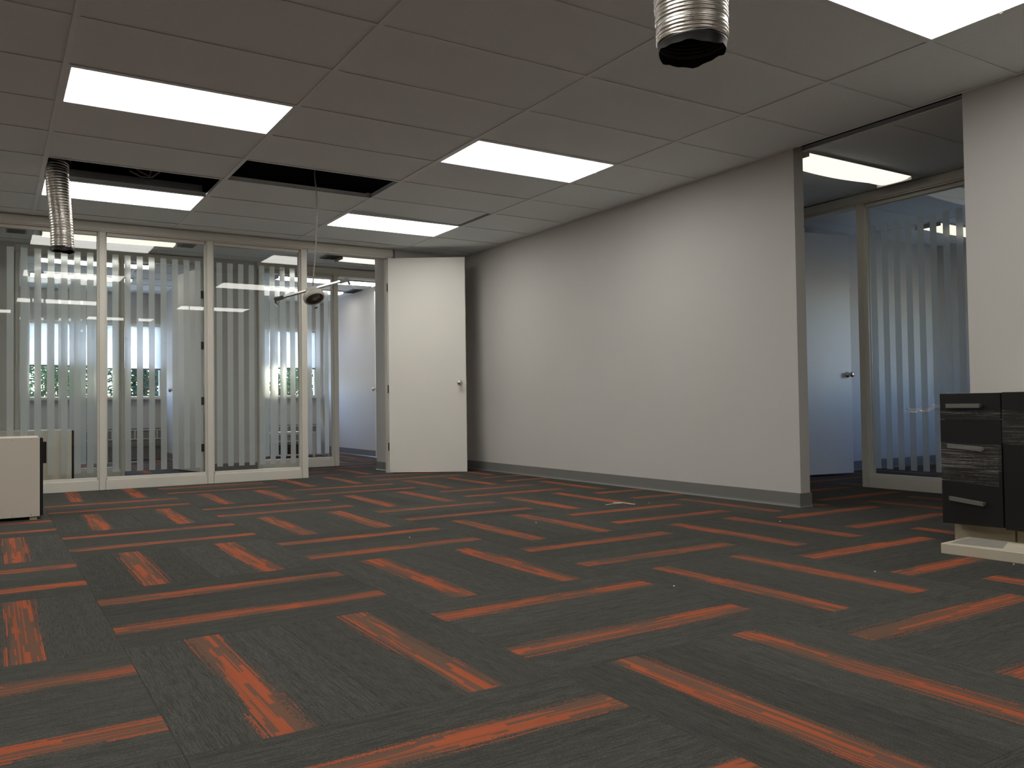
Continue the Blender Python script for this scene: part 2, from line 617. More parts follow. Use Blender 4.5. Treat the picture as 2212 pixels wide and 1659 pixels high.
# ------------------------------------------------------------------ ceilings
AX, AY = 1.2192, 0.6096
def ceiling(name, x0, x1, y0, y1, gx, gy, skip=(), ax=AX, ay=AY, tile='ceil', lift={}, tees=True):
    """suspended ceiling: exposed tees with tiles lying on them; skip = cells (i,j) left open or holding a light"""
    edge = MB()
    e = 0.022
    for a in ((x0, x1, y0, y0 + e), (x0, x1, y1 - e, y1), (x0, x0 + e, y0 + e, y1 - e), (x1 - e, x1, y0 + e, y1 - e)):
        edge.box(*a, H, H + 0.002)
    root = struct(obj(name, edge, 'tee', origin=((x0 + x1) / 2, (y0 + y1) / 2, H)))
    i0, i1 = math.floor((x0 - gx) / ax + 1e-6), math.ceil((x1 - gx) / ax - 1e-6)
    j0, j1 = math.floor((y0 - gy) / ay + 1e-6), math.ceil((y1 - gy) / ay - 1e-6)
    t = 0.015
    for i in range(i0 + 1, i1):
        x = gx + i * ax
        b = MB().box(x - t, x + t, y0 + e, y1 - e, H - 0.0015, H + 0.0015)
        b.box(x - 0.001, x + 0.001, y0 + e, y1 - e, H + 0.0015, H + 0.04)
        obj('main_tee', b, 'tee', root)
    cache = {}
    for i in range(i0, i1):
        xa, xb = max(x0, gx + i * ax), min(x1, gx + (i + 1) * ax)
        if xb - xa < 0.06:
            continue
        for j in range(j0, j1):
            ya, yb = max(y0, gy + j * ay), min(y1, gy + (j + 1) * ay)
            if j > j0 and yb - ya > 0.03:
                key = ('t', round(xb - xa, 3))
                xl = xa + (t if xa > x0 + 1e-6 else e)
                xr = xb - (t if xb < x1 - 1e-6 else e)
                org = (xl, ya, H)
                if key not in cache:
                    b = MB().box(xl, xr, ya - 0.011, ya + 0.011, H - 0.001, H + 0.001)
                    b.box(xl, xr, ya - 0.001, ya + 0.001, H + 0.001, H + 0.035)
                    cache[key] = obj('cross_tee', b, 'tee', root, origin=org)
                else:
                    link(bpy.data.objects.new('cross_tee', cache[key].data), root, org)
            if (i, j) in skip or yb - ya < 0.04:
                continue
            key = ('c', round(xb - xa, 3), round(yb - ya, 3))
            org = ((xa + xb) / 2, (ya + yb) / 2, H + 0.003)
            if key not in cache:
                m_ = 0.004
                b = MB().box(xa + m_, xb - m_, ya + m_, yb - m_, H + 0.003, H + 0.018)
                cache[key] = c = obj('ceiling_tile', b, tile, root, origin=org)
            else:
                c = link(bpy.data.objects.new('ceiling_tile', cache[key].data), root, org)
            if (i, j) in lift:
                dx, dz, ry = lift[(i, j)]
                c.location.x += dx
                c.location.z += dz
                c.rotation_euler.y = ry
            else:
                c.location.z += random.uniform(0, 0.0012)
                c.rotation_euler.y = random.uniform(-1, 1) * 0.0008
    return root

LIGHTS = [(0, 1), (2, 1), (0, 5), (2, 5), (2, -4), (0, -4), (1, -8), (-2, 1), (-2, -4), (-1, -7), (-2, 5)]
HOLES = [(0, 4), (1, 3), (1, -4)]
ceiling('ceiling', -5.0, 4.49, -7.0, 4.50, 0.0, 0.0, skip=set(LIGHTS + HOLES), lift={(2, 4): (-0.045, 0.016, 0.019)})
ceiling('ceiling', -5.0, 4.49, 4.60, 6.0, 0.05, 4.55, skip={(1, 1)} and set())
ceiling('ceiling', 4.59, 6.05, -6.0, 6.0, 4.62, -0.33 - 0.32 * 18, ax=1.4, ay=0.64, skip=set())
ceiling('ceiling', -0.07, 1.95, 6.10, 9.6, 0.0, 6.2, skip=set())
ceiling('ceiling', 2.05, 4.50, 6.10, 9.6, 2.05, 6.2, skip=set())
ceiling('ceiling', 6.15, 9.1, -1.0, 1.40, 6.5, -0.05, skip=set())
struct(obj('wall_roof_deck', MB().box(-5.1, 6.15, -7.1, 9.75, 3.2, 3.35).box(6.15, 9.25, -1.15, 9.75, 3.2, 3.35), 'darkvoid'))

# ------------------------------------------------------------------ walls
def wall(name, *bx, mat='wall'):
    b = MB()
    for a in bx:
        b.box(*a)
    return struct(obj(name, b, mat))
wall('wall_right', (4.49, 4.59, -0.31, 4.50, 0, TOP))
wall('wall_right', (4.49, 4.59, -7.0, -1.52, 0, TOP))
wall('wall_front', (3.578, 4.59, 4.50, 5.09, 0, TOP))
wall('wall_left', (-5.1, -5.0, -7.1, 9.75, 0, 3.2), mat='wall')
wall('wall_back', (-5.0, 6.15, -7.1, -7.0, 0, 3.2))
wall('wall_front', (-5.0, -2.46, 4.50, 4.60, 0, TOP))
wall('wall_hall', (1.83, 2.415, 6.0, 6.10, 0, TOP), (0.95, 1.83, 6.0, 6.1, 2.44, TOP))
wall('wall_hall', (-5.0, -0.125, 6.0, 6.10, 0, TOP))
wall('wall_hall', (4.41, 6.05, 6.0, 6.10, 0, TOP), (3.46, 4.41, 6.0, 6.1, 2.44, TOP))
wall('wall_divider', (1.95, 2.05, 6.10, 9.6, 0, TOP))
wall('wall_divider', (-0.17, -0.07, 6.10, 9.6, 0, TOP))
wall('wall_divider', (4.50, 4.60, 6.10, 9.6, 0, TOP))
wall('wall_side', (6.05, 6.15, 1.27, 6.1, 0, TOP), (6.05, 6.15, 0.38, 1.27, 2.44, TOP))
wall('wall_side', (6.15, 9.1, 1.40, 1.5, 0, TOP))
wall('wall_outer', (6.15, 9.25, -1.15, -1.0, -0.15, SILL), (6.15, 9.25, -1.15, -1.0, HEAD, 3.2), (6.15, 7.9, -1.15, -1.0, SILL, HEAD), (8.85, 9.25, -1.15, -1.0, SILL, HEAD))
wall('wall_side', (6.05, 6.15, -7.0, -0.77, 0, 3.2))
# outside walls with window openings
wall('wall_rear', (-5.0, 9.25, 9.6, 9.75, -0.15, SILL), (-5.0, 9.25, 9.6, 9.75, HEAD, 3.2), (-5.0, 0.09, 9.6, 9.75, SILL, HEAD),
     (1.93, 2.15, 9.6, 9.75, SILL, HEAD), (4.40, 9.25, 9.6, 9.75, SILL, HEAD))
wall('wall_outer', (9.1, 9.25, -1.0, 9.6, -0.15, 3.2))

# vinyl cove base: profile with a toe
BP = [(0, 0), (0.014, 0), (0.013, 0.003), (0.006, 0.010), (0.004, 0.02), (0.004, 0.098), (0.001, 0.1), (0, 0.1)]
def base(name, p0, p1, h=0.1):
    p0, p1 = Vector((*p0, 0)), Vector((*p1, 0))
    d = (p1 - p0).normalized()
    n = Vector((-d.y, d.x, 0))         # left of the walking direction is the room side
    L = (p1 - p0).length
    b = MB().prism([(p, q if q < 0.05 else q - 0.1 + h) for p, q in BP], lambda a, p, q: p0 + d * a + n * p + Vector((0, 0, q)), 0, L)
    return struct(obj(name, b, 'base', origin=(p0 + p1) / 2))
base('baseboard_right', (4.49, -0.31), (4.49, 4.50))
base('baseboard_right', (4.604, -0.31), (4.476, -0.31))
base('baseboard_right', (4.59, 4.5), (4.59, -0.31))
base('baseboard_right', (4.49, -7.0), (4.49, -1.52))
base('baseboard_front', (4.476, 4.50), (3.60, 4.50))
base('baseboard_hall', (3.578, 4.61), (3.578, 5.09))
base('baseboard_hall', (2.415, 6.0), (1.87, 6.0))
base('baseboard_hall', (-0.125, 6.0), (-5.0, 6.0))
base('baseboard_office', (4.50, 6.1), (4.50, 9.6))
base('baseboard_office', (1.95, 6.12), (1.95, 9.6))
base('baseboard_office', (4.486, 9.6), (2.05, 9.6), 0.19)
base('baseboard_office', (1.936, 9.6), (-0.07, 9.6), 0.19)
base('baseboard_side', (9.1, 1.40), (6.17, 1.40))
base('baseboard_side', (9.1, -1.0), (9.1, 1.386))

# ------------------------------------------------------------------ glazed partitions
ZT = 2.410
def partition(name, T, mull, panes, s_end0, s_end1, stripes, head=(ZT, H), doorhead=()):
    """T(s,d,z): s along the partition, d depth from its room face. mull: posts (s0,s1); panes: (s0,s1)."""
    org = T((s_end0 + s_end1) / 2, 0.05, 0)
    hb = MB().boxT(T, s_end0, s_end1, 0.0, 0.10, ZT + 0.035, TOP)
    root = struct(obj(name, hb, 'frame', origin=org))
    hb = MB().boxT(T, s_end0, s_end1, -0.018, 0.0, 2.452, 2.526)
    hb.boxT(T, s_end0, s_end1, -0.010, -0.0001, 2.440, 2.452)
    obj('head_trim', hb, 'frame', root, bevel=0.003)
    for a, b in mull:
        m_ = MB().boxT(T, a + 0.016, b - 0.016, -0.006, 0.106, 0, ZT + 0.035)
        m_.boxT(T, a + 0.006, a + 0.016, 0.012, 0.088, 0.0, ZT + 0.035)
        m_.boxT(T, b - 0.016, b - 0.006, 0.012, 0.088, 0.0, ZT + 0.035)
        obj('mullion', m_, 'frame', root, bevel=0.002)
    for (a, b), st in zip(panes, stripes):
        r_ = MB().boxT(T, a - 0.012, b + 0.012, -0.004, 0.104, 0, 0.092)
        obj('bottom_rail', r_, 'frame', root, bevel=0.002)
        bead = MB()
        for d0, d1 in ((0.022, 0.044), (0.056, 0.078)):
            bead.boxT(T, a, b, d0 - 0.012 if d0 < .05 else d0, d1 if d0 < .05 else d1 + 0.012, 0.0925, 0.116)
            bead.boxT(T, a, b, d0, d1, ZT, ZT + 0.034)
            bead.boxT(T, a - 0.006, a, d0, d1, 0.116, ZT)
            bead.boxT(T, b, b + 0.006, d0, d1, 0.116, ZT)
        obj('glazing_bead', bead, 'frame', root)
        g = obj('glass_pane', MB().boxT(T, a - 0.004, b + 0.004, 0.047, 0.053, 0.112, ZT + 0.004), 'glass', root)
        for s0, s1 in st:
            obj('frosted_stripe', MB().sheetT(T, s0, s1, 0.0534, 0.162, 2.243), 'frost', g)
    for a, b in doorhead:
        obj('door_head', MB().boxT(T, a, b, -0.004, 0.104, ZT + 0.02, ZT + 0.0349), 'frame', root)
    return root

def st(a, n, per=0.1078, wd=0.0555):
    return [(a + per * k, a + per * k + wd) for k in range(n)]
Tf = lambda s, d, z: (s, 4.5 + d, z)
fm = [(0.525, 0.608), (1.503, 1.590), (2.468, 2.560), (3.470, 3.545), (-0.455, -0.372), (-1.435, -1.352), (-2.46, -2.33)]
fp = [(-0.372, 0.525), (0.608, 1.503), (1.590, 2.468), (-1.352, -0.455), (-2.33, -1.435)]
window_front = partition('window_1', Tf, fm, fp, -2.46, 3.545,
          [st(-0.313, 8), st(0.658, 8), st(1.622, 8), st(-1.29, 8), st(-2.27, 8)], doorhead=[(2.560, 3.47)])
Th = lambda s, d, z: (s, 6.0 + d, z)
partition('window_2', Th, [(-0.125, -0.068), (0.893, 0.952), (1.80, 1.835)], [(-0.068, 0.893)], -0.125, 1.835,
          [st(-0.03, 9)], doorhead=[(0.952, 1.80)])
partition('window_3', Th, [(2.415, 2.470), (3.375, 3.462), (4.375, 4.415)], [(2.47, 3.375)], 2.415, 4.415, [st(2.525, 8)], doorhead=[(3.462, 4.375)])
Tr = lambda s, d, z: (6.05 + d, s, z)
partition('window_4', Tr, [(0.222, 0.312), (1.235, 1.27), (-0.77, -0.688)], [(-0.688, 0.222)], -0.77, 1.27,
          [st(-0.603, 8)], doorhead=[(0.312, 1.235)])

# ------------------------------------------------------------------ exterior windows
def ext_window(name, T, a, b, posts):
    fr = MB()
    fr.boxT(T, a, b, 0.03, 0.10, SILL, SILL + 0.03).boxT(T, a, b, 0.03, 0.10, HEAD - 0.04, HEAD)
    fr.boxT(T, a, a + 0.04, 0.03, 0.10, SILL + .03, HEAD - .04).boxT(T, b - 0.04, b, 0.03, 0.10, SILL + .03, HEAD - .04)
    root = struct(obj(name, fr, 'frame', origin=T((a + b) / 2, 0.05, SILL)))
    for p in posts:
        obj('mullion', MB().boxT(T, p - 0.02, p + 0.02, 0.03, 0.10, SILL + .03, HEAD - .04), 'frame', root)
    obj('glass_pane', MB().boxT(T, a + .04, b - .04, 0.062, 0.068, SILL + .03, HEAD - .04), 'glass', root)
    obj('sill', MB().boxT(T, a - .04, b + .04, -0.09, 0.028, SILL - 0.025, SILL + 0.018), 'melamine', root, bevel=0.004)
    obj('head_casing', MB().boxT(T, a - .04, b + .04, -0.018, -0.0005, HEAD + 0.002, HEAD + 0.05), 'melamine', root)
    return root
Te = lambda s, d, z: (s, 9.6 + d, z)
ext_window('window_5', Te, 0.09, 1.93, [1.0])
ext_window('window_6', Te, 2.15, 4.40, [3.28])
Tx = lambda s, d, z: (s, -1.0 - d, z)
ext_window('window_7', Tx, 7.9, 8.85, [])

def blind(T, a, b, z0, label):
    o = empty('roller_blind', T((a + b) / 2, -0.03, HEAD), label, 'blind')
    obj('cloth', MB().sheetT(T, a, b, -0.020, z0 + 0.012, HEAD - 0.05), 'blind', o)
    c = MB()
    p0, p1 = Vector(T(a - 0.01, -0.03, HEAD - 0.03)), Vector(T(b + 0.01, -0.03, HEAD - 0.03))
    c.tube([p0, p1], 0.028, 12)
    obj('roller', c, 'blind', o, smooth=False)
    obj('bottom_bar', MB().boxT(T, a, b, -0.027, -0.014, z0 - 0.012, z0 + 0.012), 'cable', o)
    return o
blind(Te, 0.12, 0.98, 1.41, 'white roller blind half lowered at the far window behind the left glass pane')
blind(Te, 1.02, 1.91, 1.37, 'white roller blind half lowered at the far window behind the middle glass pane')
blind(Te, 2.20, 3.26, 1.41, 'white roller blind half lowered, hidden by the grey wall behind the third glass pane')
blind(Te, 3.31, 4.36, 1.41, 'white roller blind half lowered behind the third glass pane, beside the hanging fixture')

# ------------------------------------------------------------------ doors
def knob(parent, c, axis, side2=True):
    ax = Vector(axis).normalized()
    prof = [(0.031, 0.0), (0.031, 0.004), (0.022, 0.010), (0.012, 0.016), (0.011, 0.034), (0.018, 0.040), (0.026, 0.048), (0.028, 0.058), (0.025, 0.068), (0.014, 0.074), (0.005, 0.075)]
    b = MB().lathe(prof, Vector(c), ax, 20)
    o = obj('door_knob', b, 'chrome', parent, smooth=True)
    obj('keyhole', MB().lathe([(0.007, 0.0), (0.007, 0.003), (0.003, 0.003)], Vector(c) + ax * 0.0745, ax, 10), 'steel', o)
    return o

def door(name, hinge, latch, t_side, z0, z1, hinges, mat='door'):
    """leaf from hinge to latch; thickness 44 mm grows to the left (t_side=1) or the right of hinge->latch"""
    h, l_ = Vector((*hinge, 0)), Vector((*latch, 0))
    d = (l_ - h).normalized()
    n = Vector((-d.y, d.x, 0)) * t_side
    L = (l_ - h).length
    T = lambda a, b, z: h + d * a + n * b + Vector((0, 0, z))
    root = struct(obj(name, MB().boxT(T, 0, L, 0, 0.044, z0, z1), mat, origin=T(0, 0.022, 0), bevel=0.0015))
    for z in hinges:
        obj('hinge', MB().boxT(T, -0.014, 0.0, -0.004, 0.034, z, z + 0.09), 'hinge', root)
    return root, T, L, n, d

r_, T, L, n, d = door('door_1', (3.478, 4.482), (4.205, 4.000), 1, 0.006, 2.425, (0.25, 0.90, 2.05))
# the knob, on the face toward the room; latch plate on the leading edge
knob(r_, T(L - 0.07, -0.0005, 1.005), -n)
knob(r_, T(L - 0.07, 0.0445, 1.005), n)
obj('latch_plate', MB().boxT(T, L, L + 0.002, 0.009, 0.035, 0.975, 1.035), 'steel', r_)
obj('latch_bolt', MB().boxT(T, L + 0.002, L + 0.012, 0.014, 0.030, 0.997, 1.013), 'steel', r_)
r_, T, L, n, d = door('door_2', (1.796, 6.02), (1.640, 6.85), 1, 0.012, 2.41, (0.25, 0.80, 1.45, 2.05))
knob(r_, T(L - 0.07, 0.0445, 0.99), n)
knob(r_, T(L - 0.07, -0.0005, 0.99), -n)
r_, T, L, n, d = door('door_3', (4.372, 6.09), (4.362, 6.99), -1, 0.012, 2.41, (0.25, 1.1, 2.05))
knob(r_, T(L - 0.07, -0.0005, 1.0), -n)
r_, T, L, n, d = door('door_4', (6.165, 1.225), (7.03, 1.085), 1, 0.02, 2.41, (0.25, 1.1, 2.05))
knob(r_, T(L - 0.055, -0.0005, 1.005), -n)

# ------------------------------------------------------------------ ceiling lights
def light_proto():
    x, y, e = AX / 2 - 0.0155, AY / 2 - 0.0125, 0.012
    r_ = empty('ceiling_light', (0, 0, H))
    b = MB()
    b.box(-x, x, -y, -y + e, H - 0.001, H + 0.02).box(-x, x, y - e, y, H - 0.001, H + 0.02)
    b.box(-x, -x + e, -y + e, y - e, H - 0.001, H + 0.02).box(x - e, x, -y + e, y - e, H - 0.001, H + 0.02)
    obj('frame', b, 'tee', r_)
    obj('diffuser', MB().box(-x + e, x - e, -y + e, y - e, H + 0.004, H + 0.008), 'panel', r_)
    obj('housing', MB().box(-x + 0.02, x - 0.02, -y + 0.02, y - 0.02, H + 0.021, H + 0.10), 'steel', r_)
    obj('latch', MB().box(x - 0.006, x + 0.004, -0.06, -0.045, H - 0.004, H - 0.0015), 'chrome', r_)
    return r_
NAMES = {(0, 1): 'bright ceiling panel light nearest the upper left corner, between two wide grid tees',
         (2, 1): 'bright ceiling panel light over the middle of the room, well clear of the holes',
         (0, 5): 'bright ceiling panel light half behind the foil duct on the left',
         (2, 5): 'bright ceiling panel light farthest back, in front of the open white door',
         (2, -4): 'bright ceiling panel light in the upper right corner, right of the big foil duct',
         (0, -4): 'bright ceiling panel light above the viewpoint, reflected as a strip in the left glass pane',
         (1, -8): 'bright ceiling panel light behind the viewpoint, reflected low across the left mullion',
         (-1, -7): 'bright ceiling panel light behind the viewpoint, reflected at the far left edge of the glass',
         (-2, 1): 'bright ceiling panel light out of frame, left of the upper left corner panel',
         (-2, -4): 'bright ceiling panel light out of frame, behind and left of the viewpoint',
         (-2, 5): 'bright ceiling panel light out of frame by the glass wall, left of the foil duct'}
lp = light_proto()
first = True
for c in LIGHTS:
    loc = (c[0] * AX + AX / 2, c[1] * AY + AY / 2, H)
    if first:
        lp.location = loc
        ORG[lp.name] = Vector(loc)
        o = lp
        first = False
    else:
        o = dup(lp, loc)
    tag(o, NAMES[c], 'light', 'ceiling panel lights of the big room')

def wrap_light(x0, x1, y0, y1, mat, label, sag=0.03, group=None):
    """surface fixture with a sagging lens"""
    c = ((x0 + x1) / 2, (y0 + y1) / 2, H)
    r_ = empty('ceiling_light', c, label, 'light', group)
    obj('housing', MB().box(x0, x1, y0, y1, H - 0.014, H - 0.002), 'plastic', r_)
    b = MB()
    nx, ny = 16, 8
    pts = []
    for i in range(nx + 1):
        for j in range(ny + 1):
            s, t = i / nx, j / ny
            cross = (1 - (2 * t - 1) ** 4)
            z = H - 0.0145 - 0.022 * cross - sag * math.sin(PI * min(1, s * 1.15)) * cross
            if i in (0, nx):
                z = H - 0.0145 - 0.020 * cross
            b.v.append(Vector((x0 + 0.004 + (x1 - x0 - 0.008) * s, y0 + 0.004 + (y1 - y0 - 0.008) * t, z)))
    for i in range(nx):
        for j in range(ny):
            k = i * (ny + 1) + j
            b.f.append((k, k + 1, k + ny + 2, k + ny + 1))
    obj('lens', b, mat, r_, smooth=True)
    for xa, xb in ((x0 - 0.004, x0 + 0.003), (x1 - 0.003, x1 + 0.004)):
        obj('end_cap', MB().box(xa, xb, y0, y1, H - 0.040, H - 0.001), 'plastic', r_)
    return r_
wrap_light(4.63, 5.87, -0.335, -0.03, 'hallpanel', 'cream lit light with sagging lens on the ceiling of the hall at right')
wrap_light(0.10, 1.345, 5.15, 5.40, 'hallpanel', 'cream lit hall light seen through the top of the left glass panes', 0.004)
wrap_light(3.19, 4.40, 5.13, 5.39, 'hallpanel', 'cream lit hall light seen through the open doorway', 0.004)
wrap_light(0.15, 1.39, 6.80, 7.02, 'officepanel', 'lit office light behind the left glass pane, nearer of the two', 0.004)
wrap_light(0.10, 1.30, 8.05, 8.32, 'officepanel', 'lit office light behind the left glass pane, farther back by the blinds', 0.004)
wrap_light(2.95, 4.40, 6.90, 7.17, 'officepanel', 'lit office light above the leftmost post of the doorway room, nearer of the two', 0.004)
wrap_light(2.95, 4.28, 8.0, 8.27, 'officepanel', 'lit office light in the doorway room beside the black ceiling vent', 0.004)
wrap_light(7.78, 9.0, 0.56, 0.83, 'hallpanel', 'cream lit light behind the frosted stripes of the glass at right', 0.01)
wrap_light(4.72, 5.92, -4.3, -4.0, 'hallpanel', 'cream lit hall light hidden behind the near right wall', 0.01)

def vent(x0, x1, y0, y1, mat, label):
    r_ = empty('ceiling_vent', ((x0 + x1) / 2, (y0 + y1) / 2, H), label, 'vent')
    b = MB()
    e = 0.018
    b.box(x0, x1, y0, y0 + e, H - 0.012, H - 0.0025).box(x0, x1, y1 - e, y1, H - 0.012, H - 0.0025)
    b.box(x0, x0 + e, y0 + e, y1 - e, H - 0.012, H - 0.0025).box(x1 - e, x1, y0 + e, y1 - e, H - 0.012, H - 0.0025)
    obj('frame', b, mat, r_)
    obj('backing', MB().box(x0 + e, x1 - e, y0 + e, y1 - e, H - 0.004, H - 0.0025), 'gap', r_)
    n_ = 5
    for k in range(n_):
        y = y0 + e + (y1 - y0 - 2 * e) * (k + 0.5) / n_
        obj('slat', MB().box(x0 + e, x1 - e, y - 0.006, y + 0.006, H - 0.011, H - 0.006), mat, r_)
    return r_
vent(3.00, 3.185, 5.13, 5.39, 'vent', 'dark square vent beside the hall light seen through the doorway')
vent(1.40, 1.56, 5.16, 5.40, 'ventlight', 'grey square vent beside the hall light behind the middle glass pane')
vent(4.34, 4.48, 7.72, 8.10, 'vent', 'black square vent at the ceiling edge of the far office')
vent(-0.20, -0.02, 5.16, 5.40, 'ventlight', 'grey square vent in the hall ceiling at the far left edge of the glass')

# ------------------------------------------------------------------ foil ducts
def duct(path, r0, label, band_at=None, ragged=0.014, ribs=0.011, depth=1.0):
    P_ = [Vector(p) for p in path]
    # resample along a Catmull-Rom path
    fine = []
    ext = [P_[0] * 2 - P_[1]] + P_ + [P_[-1] * 2 - P_[-2]]
    for i in range(1, len(ext) - 2):
        for k in range(40):
            t = k / 40
            a, b, c, e = ext[i - 1], ext[i], ext[i + 1], ext[i + 2]
            fine.append(0.5 * ((2 * b) + (c - a) * t + (2 * a - 5 * b + 4 * c - e) * t * t + (3 * b - a - 3 * c + e) * t ** 3))
    fine.append(P_[-1])
    Ls = [0]
    for a, b in zip(fine, fine[1:]):
        Ls.append(Ls[-1] + (b - a).length)
    step = ribs / 4
    n = int(Ls[-1] / step)
    pts, k = [], 0
    for i in range(n + 1):
        s = i * step
        while k < len(Ls) - 2 and Ls[k + 1] < s:
            k += 1
        f_ = (s - Ls[k]) / max(1e-9, Ls[k + 1] - Ls[k])
        pts.append(fine[k].lerp(fine[k + 1], f_))
    rng = random.Random(len(path) + int(r0 * 1000))
    rad, wob = [], 0.0
    amp = {}
    for i in range(n + 1):
        q = i // 4
        if q not in amp:
            amp[q] = rng.uniform(0.45, 1.0) * 0.0038 * depth if rng.random() > 0.12 else 0.0008
        rad.append(r0 + amp[q] * (1, 0.2, -0.9, 0.2)[i % 4] + 0.002 * math.sin(i * 0.045))
    b = MB()
    seg = 40
    b.tube(pts, rad, seg, cap=False)
    # dents and slightly oval
    for i in range(n + 1):
        for j in range(seg):
            vtx = b.v[i * seg + j]
            c = pts[i]
            a = 2 * PI * j / seg
            kf = 1 + 0.025 * math.cos(2 * a + i * 0.01) + 0.010 * math.sin(3 * a + i * 0.05)
            b.v[i * seg + j] = c + (vtx - c) * kf
    # ragged cut end
    p1, p2, p3 = (rng.uniform(0, 6) for _ in range(3))
    wave = lambda j, a, b_, c: 0.5 + 0.22 * math.sin(2 * PI * j / seg * 2 + a) + 0.16 * math.sin(2 * PI * j / seg * 5 + b_) + 0.10 * math.sin(2 * PI * j / seg * 11 + c)
    jag = [ragged * wave(j, p1, p2, p3) for j in range(seg)]
    for j in range(seg):
        for back in range(0, 6):
            b.v[(n - back) * seg + j] = b.v[(n - back) * seg + j] + Vector((0, 0, (jag[j] + jag[j - 1]) / 2 * (1 - back / 6)))
    root = empty('flexible_duct', pts[0], label, 'duct')
    obj('foil_sleeve', b, 'foil', root, smooth=True)
    lin = MB()
    m_ = min(n, 110)
    lr = [r * 0.955 if i < m_ - 3 else r * 0.955 + 0.002 * (i - m_ + 4) for i, r in enumerate(rad[n - m_:])]
    lp_ = pts[n - m_:]
    lin.tube(lp_ + [lp_[-1] + Vector((0, 0, -0.010))], lr + [lr[-1] * 0.97], seg, cap=False)
    jj = len(lin.v) - seg
    for j in range(seg):
        lin.v[jj + j] += Vector((0, 0, -ragged * 1.2 * wave(j, p3, p1, p2)))
    lin.f.append(tuple(j for j in range(seg)))
    obj('black_liner', lin, 'liner', root, smooth=True)
    if band_at is not None:
        i = int(band_at / step)
        bd = MB()
        bd.tube([pts[i - 2], pts[i + 2]], [rad[i] * 1.05] * 2, seg, cap=False)
        bd.tube([pts[i - 2], pts[i + 2]], [rad[i] * 1.07] * 2, seg, cap=False)
        bd.f += [(j, j + seg * 2, (j + 1) % seg + seg * 2, (j + 1) % seg) for j in range(seg)]
        obj('tie_band', bd, 'liner', root)
    return root
duct([(0.20, 2.82, 3.19), (0.12, 2.76, 2.74), (0.086, 2.72, 2.53), (0.090, 2.70, 2.38), (0.102, 2.69, 2.22), (0.114, 2.69, 2.08), (0.119, 2.69, 1.935)], 0.078,
     'crumpled foil duct hanging from the ceiling hole at left before the glass wall', band_at=0.62, ribs=0.020, depth=0.6)
duct([(1.70, -2.13, 3.19), (1.715, -2.14, 2.6), (1.70, -2.15, 2.25), (1.703, -2.15, 1.962)], 0.118,
     'wide foil duct with open black end hanging at the top of the room', ragged=0.02, ribs=0.013)

# loose cable in the duct hole
cb = MB()
cb.tube([(0.86, 2.72, 3.2), (0.83, 2.74, 2.75), (0.80, 2.75, 2.62), (0.74, 2.76, 2.565), (0.66, 2.76, 2.56), (0.58, 2.77, 2.60)], 0.006, 6)
cb.tube([(0.78, 2.72, 3.2), (0.755, 2.73, 2.7), (0.72, 2.75, 2.568), (0.66, 2.77, 2.60), (0.62, 2.78, 2.63)], 0.006, 6)
tag(obj('loose_cable', cb, 'cable', origin=(0.75, 2.75, 2.6), smooth=True), 'pale cable ends looping down inside the ceiling hole beside the foil duct', 'cable')
cb = MB().tube([(1.55, 2.15, 3.2), (1.64, 2.18, 2.8), (1.70, 2.2, 2.66)], 0.004, 6)
tag(obj('loose_cable', cb, 'cable', origin=(1.6, 2.17, 2.7), smooth=True), 'thin dark cable inside the second ceiling hole, left of the hanging conduit', 'cable')

# ------------------------------------------------------------------ fixture hanging from the second hole
FX = Vector((1.803, 2.1, 1.628))
hang = empty('hanging_light_fixture', FX, 'round grey light fixture on a metal bar, dangling on flexible conduit from a ceiling hole', 'light fixture')
cp = []
ctrl = [(1.835, 2.10, 3.2), (1.822, 2.10, 2.62), (1.836, 2.1, 2.45), (1.838, 2.1, 2.30), (1.833, 2.1, 2.10), (1.820, 2.1, 1.90), (1.804, 2.1, 1.73), (1.800, 2.1, 1.682)]
ext = [Vector(c) for c in ([ctrl[0]] + ctrl + [ctrl[-1]])]
for i in range(1, len(ext) - 2):
    for k in range(28):
        t = k / 28
        a, b, c, e = ext[i - 1], ext[i], ext[i + 1], ext[i + 2]
        cp.append(0.5 * ((2 * b) + (c - a) * t + (2 * a - 5 * b + 4 * c - e) * t * t + (3 * b - a - 3 * c + e) * t ** 3))
cr = [0.0062 if (i // 2) % 2 else 0.0048 for i in range(len(cp))]
obj('flexible_conduit', MB().tube(cp, cr, 8), 'flex', hang)
# tilt: lower face turned toward the camera
ax = (Vector((0.14, -0.62, -1.0))).normalized()
obj('canister', MB().lathe([(0.020, -0.055), (0.046, -0.052), (0.050, -0.045), (0.050, 0.004), (0.050, 0.006)], FX, ax, 28), 'plastic', hang, smooth=False, bevel=0.002)
obj('trim_ring', MB().lathe([(0.052, -0.010), (0.068, -0.008), (0.079, 0.000), (0.084, 0.013), (0.0845, 0.026), (0.081, 0.038), (0.076, 0.045), (0.070, 0.047), (0.066, 0.043), (0.064, 0.034)], FX, ax, 36), 'plastic', hang, smooth=True)
obj('reflector', MB().lathe([(0.067, 0.042), (0.062, 0.030), (0.050, 0.020), (0.034, 0.0165), (0.030, 0.0165)], FX, ax, 32), 'lamp_in', hang, smooth=True)
obj('lamp_bulb', MB().lathe([(0.030, 0.0166), (0.031, 0.026), (0.027, 0.037), (0.021, 0.043), (0.012, 0.044), (0.003, 0.044)], FX + Vector((0.004, 0, 0)), ax, 24), 'lampglass', hang, smooth=True)
bp = Vector((1.805, 2.125, 1.672))
bd = Vector((0.606, 0.06, 0.200)).normalized()
bu = -bd.cross(Vector((0, -1, 0))).normalized()
bc = bd.cross(bu)
bs = bc * math.cos(0.2) + bu * math.sin(0.2)        # rolled a little, so the front catches the lamps
bn = bu * math.cos(0.2) - bc * math.sin(0.2)
